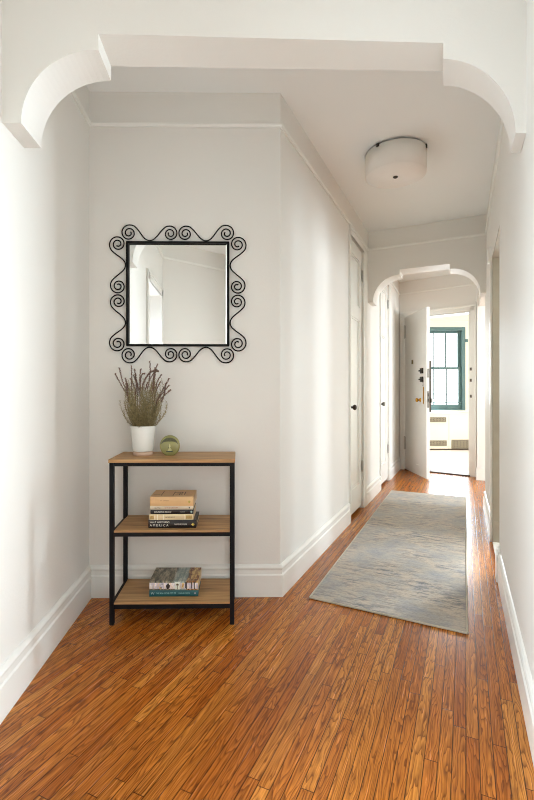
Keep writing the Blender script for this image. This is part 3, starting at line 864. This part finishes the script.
for pi, pth in enumerate(stems + spike_paths):
    n = len(pth)-1; lim = n if pi < len(stems) else int(n*.6)
    for i in range(1, lim):
        for q in range(5 if pi < len(stems) else 4):
            t = rnd.random(); p = pth[i].lerp(pth[i+1], t); tg = (pth[i+1]-pth[i]).normalized()
            az = rnd.uniform(0, 2*math.pi); side = Vector((math.cos(az), math.sin(az), 0))
            leaf(fol, p, tg*.7 + side*1.0, rnd.uniform(.012, .024)*(1-.35*i/n), .0015)
obj('foliage', fol, LEAF, pl)
for pth in spike_paths:
    bm = BM(); n = len(pth)-1
    st = int(n*.62)
    for i in range(st, n):
        for q in range(7):
            t = q/7; p = pth[i].lerp(pth[i+1], t); tg = (pth[i+1]-pth[i]).normalized()
            for w in range(2):
                az = rnd.uniform(0, 2*math.pi); sd = tg.orthogonal().normalized(); sd = Matrix.Rotation(az, 3, tg) @ sd
                leaf(bm, p, tg*.7+sd*.9, rnd.uniform(.006, .010), .0026)
    tube(bm, pth[st:], .0015, 5)
    obj('flower_spike', bm, SPIKE, pl)

# ------------------------------------------------------------------ glass paperweight
gp = at(170.0, 2.44)
gl = empty('paperweight', (gp[0], gp[1], ZT)); tag(gl, 'round olive-green glass paperweight beside the plant pot', 'ornament')
OLG = glass_mat('olive_glass', (.40, .38, .15, 1), .08, .35, 1.4)
OLG.node_tree.nodes['Principled BSDF'].inputs['Coat Weight'].default_value = .5
rb_ = .0520
bm = BM()
lathe(bm, [(0, -.016), (rb_*.80, -.016), (rb_*.93, -.013), (rb_, -.007), (rb_, .007), (rb_*.93, .013), (rb_*.80, .016), (0, .016)], 48, Matrix.Translation((0, 0, rb_-.004)) @ Matrix.Rotation(R(90), 4, 'X'))
for v in bm.verts: v.co.z = max(v.co.z*1.06, 0)
obj('glass_body', bm, OLG, gl, smooth=True)
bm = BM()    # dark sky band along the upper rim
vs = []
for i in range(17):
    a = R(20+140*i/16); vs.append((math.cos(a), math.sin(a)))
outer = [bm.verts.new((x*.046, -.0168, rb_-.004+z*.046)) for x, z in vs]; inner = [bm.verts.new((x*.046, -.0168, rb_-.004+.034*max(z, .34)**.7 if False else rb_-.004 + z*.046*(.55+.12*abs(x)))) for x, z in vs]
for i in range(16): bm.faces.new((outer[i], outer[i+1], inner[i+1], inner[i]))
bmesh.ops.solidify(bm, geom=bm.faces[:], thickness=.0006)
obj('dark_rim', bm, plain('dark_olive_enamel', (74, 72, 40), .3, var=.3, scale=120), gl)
bm = BM(); box(bm, -.017, .017, -.0180, -.0165, .020, .0245); obj('dark_strip', bm, plain('dark_strip_enamel', (30, 40, 42), .4, var=.4, scale=200), gl)
bm = BM()
P2 = [(-.010, .026), (.012, .026), (.010, .032), (.006, .034), (.005, .050), (.0015, .062), (-.003, .050), (-.004, .034), (-.008, .031)]
fv = [bm.verts.new((x, -.0168, z)) for x, z in P2]; bv_ = [bm.verts.new((x, -.0180, z)) for x, z in P2]
bm.faces.new(fv); bm.faces.new(bv_[::-1])
for i in range(len(P2)): j = (i+1) % len(P2); bm.faces.new((fv[i], fv[j], bv_[j], bv_[i]))
obj('relief_figure', bm, plain('pale_relief', (190, 186, 130), .4, var=.25, scale=150), gl)
bm = BM(); box(bm, -.005, -.0025, -.0186, -.0178, .040, .047); box(bm, .0025, .005, -.0186, -.0178, .040, .047); obj('relief_window', bm, SCREWM, gl)

# ------------------------------------------------------------------ books
def book(xc, yf, z, ln, dp, th, rz, cover, label, group, spine_mat=None, hard=False, title=(), pages=PAGES, extra=None):
    e = empty('book', (xc, yf, z), rz); tag(e, label, 'book', group)
    ct = .0025 if hard else .0010; ov = .003 if hard else 0
    bm = BM(); w = ln/2
    # cover: two boards and a spine, rounded at the front
    n = 6; out = []
    outer = [(dp, 0)] + [(.004 - .004*math.sin(math.pi*i/n)*1.0, th*i/n) for i in range(n+1)] + [(dp, th)]
    inner = [(dp, th-ct)] + [(.004+ct - .003*math.sin(math.pi*(n-i)/n), th-ct-(th-2*ct)*i/n) for i in range(n+1)] + [(dp, ct)]
    pr = outer + inner
    Aq = [bm.verts.new((-w, y, zz_)) for y, zz_ in pr]; Bq = [bm.verts.new((w, y, zz_)) for y, zz_ in pr]
    k = len(pr)
    for i in range(k): j = (i+1) % k; bm.faces.new((Aq[i], Aq[j], Bq[j], Bq[i]))
    f1 = bm.faces.new(Aq); f2 = bm.faces.new(Bq[::-1]); bmesh.ops.triangulate(bm, faces=[f1, f2], ngon_method='EAR_CLIP')
    c = obj('cover', bm, cover, e)
    if spine_mat:
        c.data.materials.append(spine_mat)
        for p in c.data.polygons:
            if abs(p.normal.y) > .5 and p.center.y < .003: p.material_index = 1
    bm = BM(); box(bm, -w+ov, w-ov, .0055, dp-ov-.001, ct+.0002, th-ct-.0002); obj('pages', bm, pages, e)
    for (body, size, x, zt, mat, sx, sp) in title:
        text('spine_lettering', body, size, (x, -.0008, zt), (R(90), 0, 0), mat, e, sx=sx, space=sp)
    if extra: extra(e, c)
    return e
WHT = plain('white_ink', (228, 226, 216), .6); DKI = plain('dark_ink', (60, 44, 34), .6); REDI = plain('red_ink', (168, 84, 70), .6); GLDI = plain('gold_ink', (176, 156, 70), .5)
BKB = plain('black_cover', (24, 21, 24), .35, var=.2); BKC = plain('cream_cover', (222, 200, 160), .6, var=.05); BKG = plain('pale_grey_cover', (208, 194, 172), .6, var=.05)
BKT = plain('tan_cover', (216, 176, 126), .5, var=.04); BKTEAL = plain('teal_cover', (26, 84, 90), .4, var=.15)
g1 = 'books stacked on the middle tier'; xb = on_y(172.3, 2.345)
ZM2 = ZM
def gold_logo(x, z, m=GLDI, s_=.008):
    def f(e, c):
        bm = BM(); box(bm, x-s_*.5, x+s_*.5, -.0010, .002, z-s_*.9, z+s_*.9); box(bm, x-s_, x+s_, -.0009, .002, z-s_*.3, z+s_*.3); obj('spine_emblem', bm, m, e, bevel=.001)
    return f
book(xb, 2.338, ZM2, .240, .172, .0400, R(-.8), BKB, 'thick black hardback at the bottom of the middle-tier stack', g1, hard=True,
     title=[("WALT WHITMAN'S", .0125, -.112, .0295, WHT, .92, 1.0), ('AMERICA', .0165, -.112, .0135, WHT, 1.0, 1.5), ('DAVID REYNOLDS', .0095, .012, .0195, WHT, .8, 1.0)], extra=gold_logo(.104, .019))
z = ZM2+.0402
def cream_extra(e, c):
    m1, m2 = plain('pale_band', (240, 232, 212), .6), plain('ochre_panel', (182, 150, 92), .6, var=.3, scale=200)
    for x in (-.084, -.071, -.040, .066):
        bm = BM(); box(bm, x, x+.003, -.0010, .002, .002, .027); obj('spine_band', bm, m1, e)
    for (x0, x1) in ((-.106, -.088), (.074, .104)):
        bm = BM(); box(bm, x0, x1, -.0008, .002, .006, .022); obj('spine_panel', bm, m2, e)
book(xb-.004, 2.340, z, .220, .150, .0285, R(.6), BKC, 'cream paperback with ochre panels lying on the thick black hardback', g1, title=[('THE PROMISE OF', .0085, -.034, .014, DKI, .8, 1.0)], extra=cream_extra)
z += .0287
book(xb-.002, 2.342, z, .215, .150, .0225, R(-.3), BKB, 'slimmer black paperback in the middle of the stack under a pale book', g1,
     title=[('BOUNDING ISLAND', .0105, -.088, .0112, WHT, .9, 1.0), ('TURNER', .008, .040, .0112, plain('grey_ink', (150, 148, 140), .6), .9, 1.0)], extra=gold_logo(.098, .0112, plain('pale_emblem', (150, 170, 168), .6), .006))
z += .0227
book(xb-.004, 2.340, z, .216, .148, .0190, R(.4), BKG, 'thin pale paperback with red lettering directly beneath the tan book', g1,
     title=[('BATTLE', .0085, -.084, .0095, DKI, 1.0, 1.0), ('OF THE CENTURY', .0085, -.034, .0095, REDI, .95, 1.0)], extra=gold_logo(.090, .0095, DKI, .004))
z += .0192
def tan_extra(e, c):
    zt = .0462; bi = plain('brown_ink', (112, 84, 58), .6)
    for (x0, x1, y0, y1) in ((-.060, -.056, .035, .13), (.000, .004, .03, .12), (.004, .05, .10, .105), (.03, .034, .04, .10), (.012, .05, .045, .05), (.055, .06, .05, .12), (-.1, -.065, .05, .054), (.018, .045, .07, .074), (.04, .044, .06, .115)):
        bm = BM(); box(bm, x0, x1, y0, y1, zt-.0004, zt+.0003); obj('cover_drawing', bm, bi, e)
book(xb-.002, 2.337, z, .218, .172, .0462, R(-.2), BKT, 'tan paperback with sketched cover on top of the middle-tier stack', g1,
     title=[('W. DERESS', .0085, -.058, .027, plain('faded_ink', (160, 120, 84), .6), 1.0, 1.1)], extra=lambda e, c: (tan_extra(e, c), gold_logo(.088, .021, GLDI, .007)(e, c)))

# art book: patchwork of cover colours
def patch_mat(name, scale, cols, sx=1, sy=1):
    m, nt, b = new_mat(name)
    tc = N(nt, 'ShaderNodeTexCoord'); mp = N(nt, 'ShaderNodeMapping'); mp.inputs['Scale'].default_value = (sx, sy, sy)
    L(nt, tc.outputs['Object'], mp.inputs[0])
    n = N(nt, 'ShaderNodeTexNoise'); n.inputs['Scale'].default_value = scale; n.inputs['Detail'].default_value = 3; n.inputs['Roughness'].default_value = .7
    L(nt, mp.outputs[0], n.inputs['Vector'])
    L(nt, ramp(nt, n.outputs[0], [(.25 + .5*i/(len(cols)-1), lin(c)) for i, c in enumerate(cols)]), b.inputs['Base Color'])
    b.inputs['Roughness'].default_value = .35
    return m
def art_cover():
    m, nt, b = new_mat('art_cover')
    tc = N(nt, 'ShaderNodeTexCoord'); sx = N(nt, 'ShaderNodeSeparateXYZ'); L(nt, tc.outputs['Object'], sx.inputs[0])
    mp = N(nt, 'ShaderNodeMapping'); mp.inputs['Scale'].default_value = (70, 16, 16); L(nt, tc.outputs['Object'], mp.inputs[0])
    n = N(nt, 'ShaderNodeTexNoise'); n.inputs['Scale'].default_value = 1.0; n.inputs['Detail'].default_value = 4; n.inputs['Roughness'].default_value = .75
    L(nt, mp.outputs[0], n.inputs['Vector'])
    a = ramp(nt, n.outputs[0], [(.35, lin((48, 44, 36))), (.5, lin((112, 108, 88))), (.62, lin((170, 156, 130)))])
    bcol = ramp(nt, n.outputs[0], [(.35, lin((110, 128, 124))), (.5, lin((140, 154, 148))), (.65, lin((186, 190, 178)))])
    ccol = ramp(nt, n.outputs[0], [(.36, lin((40, 24, 16))), (.48, lin((150, 96, 50))), (.6, lin((220, 190, 120)))])
    u = math_n(nt, 'ADD', sx.outputs[0], math_n(nt, 'MULTIPLY', n.outputs[0], .03))
    f1 = ramp(nt, math_n(nt, 'MULTIPLY_ADD', u, 4, .5), [(.53, (0, 0, 0)), (.58, (1, 1, 1))])
    f2 = ramp(nt, math_n(nt, 'MULTIPLY_ADD', u, 4, .5), [(.80, (0, 0, 0)), (.82, (1, 1, 1))])
    c = mix(nt, f1, a, bcol); c = mix(nt, f2, c, ccol)
    L(nt, c, b.inputs['Base Color']); b.inputs['Roughness'].default_value = .35
    return m
g2 = 'books stacked on the bottom tier'; xb2 = on_y(173.8, 2.365)
book(xb2, 2.360, ZB, .247, .188, .0330, R(.2), BKTEAL, 'dark teal hardback beneath the colourful book on the bottom tier', g2, hard=True,
     title=[('THE BOX OF THE CITY OF', .0105, -.088, .018, plain('pale_teal_ink', (150, 196, 196), .6), .80, 1.0), ('CHARLES MARTIN', .0085, .024, .018, plain('pale_teal_ink', (150, 196, 196), .6), .85, 1.0), ('W', .017, -.115, .017, plain('silver_ink', (180, 200, 200), .5), 1, 1)],
     extra=gold_logo(.108, .017, plain('pale_grey_emblem', (170, 160, 170), .6), .005))
SPN = patch_mat('art_spine', 22, [(190, 130, 96), (226, 200, 176), (236, 230, 224), (186, 180, 200), (226, 196, 120), (176, 110, 70)], 1.6, .5)
def art_extra(e, c):
    DK = plain('spine_black_ink', (36, 28, 26), .5)
    text('spine_lettering', 'L8', .014, (-.070, -.0010, .031), (R(90), R(0), 0), DK, e, sx=1.0)
    text('spine_lettering', 'H', .014, (-.070, -.0010, .014), (R(90), R(0), 0), DK, e, sx=1.0)
    bm = BM()
    P = [(-.035, .007), (-.025, .010), (-.022, .012), (-.018, .024), (-.024, .030), (-.029, .040), (-.034, .030), (-.040, .024), (-.036, .012)]
    P = [(x, z) for x, z in P]
    fvv = [bm.verts.new((x, -.0010, z)) for x, z in P]; bvv = [bm.verts.new((x, .001, z)) for x, z in P]
    bm.faces.new(fvv); bm.faces.new(bvv[::-1])
    for i in range(len(P)): j = (i+1) % len(P); bm.faces.new((fvv[i], fvv[j], bvv[j], bvv[i]))
    obj('spine_figure', bm, DK, e)
    bm = BM(); box(bm, .006, .030, -.0009, .001, .006, .042); obj('spine_panel', bm, plain('pale_scene', (222, 226, 214), .5), e)
    bm = BM(); box(bm, .0165, .0195, -.0014, .001, .006, .028); box(bm, .010, .026, -.0014, .001, .026, .031); box(bm, .014, .022, -.0014, .001, .031, .035); obj('spine_tree', bm, plain('brown_tree_ink', (96, 76, 46), .6), e)
    for x, h0 in ((.058, .012), (.063, .006), (.088, .010), (.102, .006)):
        bm = BM(); box(bm, x, x+.004, -.0011, .001, h0, .042); obj('spine_stripe', bm, DK, e)
book(xb2+.001, 2.357, ZB+.0332, .247, .190, .0455, R(-.5), art_cover(), 'thick paperback with colourful picture cover on top of the teal book', g2, spine_mat=SPN, extra=art_extra)

# ------------------------------------------------------------------ light
def area(name, loc, target, sx, sy, power, col=(1, 1, 1), spread=180):
    l = bpy.data.lights.new(name, 'AREA'); l.shape = 'RECTANGLE'; l.size = sx; l.size_y = sy; l.energy = power; l.color = col; l.spread = R(spread)
    o = bpy.data.objects.new(name, l); C.objects.link(o); o.location = loc
    o.rotation_euler = (Vector(target)-Vector(loc)).to_track_quat('-Z', 'Y').to_euler()
    return o
DAY = (.80, .92, 1.0)
area('end_window_daylight', S1.p(L2e-.03, -2.0, 1.55), (XL, 1.4, 1.3), .8, 1.6, 24, DAY, 55)
area('long_wall_daylight', S1.p(3.0, -3.3, 1.55), S1.p(3.0, 0, 1.2), 1.1, 1.6, 72, DAY)
area('long_wall_near_daylight', S1.p(1.05, -3.3, 1.55), S1.p(1.05, 0, 1.2), 1.0, 1.6, 42, DAY)
area('far_window_daylight', (wx0+Ww/2, YW-.35, (WZ0+WZ1)/2+.05), (2.4, 6.0, .3), .95, 1.6, 34, DAY)
area('far_room_daylight', (6.6, 7.6, 1.7), (3.0, 8.2, .6), 1.4, 1.6, 26, DAY)
area('left_room_daylight', (-1.9, .5, 1.10), (XL+.9, .60, .85), 1.3, 1.6, 52, DAY, 105)

w = bpy.data.worlds.new('sky'); sc.world = w; w.use_nodes = True
w.node_tree.nodes['Background'].inputs[0].default_value = (.93, .97, 1.0, 1); w.node_tree.nodes['Background'].inputs[1].default_value = 2.0

# ------------------------------------------------------------------ camera
cam = bpy.data.cameras.new('camera'); co = bpy.data.objects.new('camera', cam); C.objects.link(co)
co.location = (0, 0, H); co.rotation_euler = (R(90), 0, -YAW)
cam.sensor_fit = 'VERTICAL'; cam.sensor_height = 24; cam.sensor_width = 24; cam.lens = F/800*24
cam.shift_x = (267-CX)/800; cam.shift_y = -(400-CY)/800
cam.clip_start = .02; cam.clip_end = 60
sc.camera = co
sc.view_settings.view_transform = 'Standard'; sc.view_settings.look = 'None'; sc.view_settings.exposure = 1.19; sc.view_settings.gamma = 1
sc.view_settings.use_curve_mapping = False
sc.cycles.use_denoising = True
sc.cycles.filter_width = 1.0
sc.cycles.max_bounces = 12; sc.cycles.diffuse_bounces = 8; sc.cycles.glossy_bounces = 5; sc.cycles.transmission_bounces = 6
sc.cycles.sample_clamp_indirect = 8
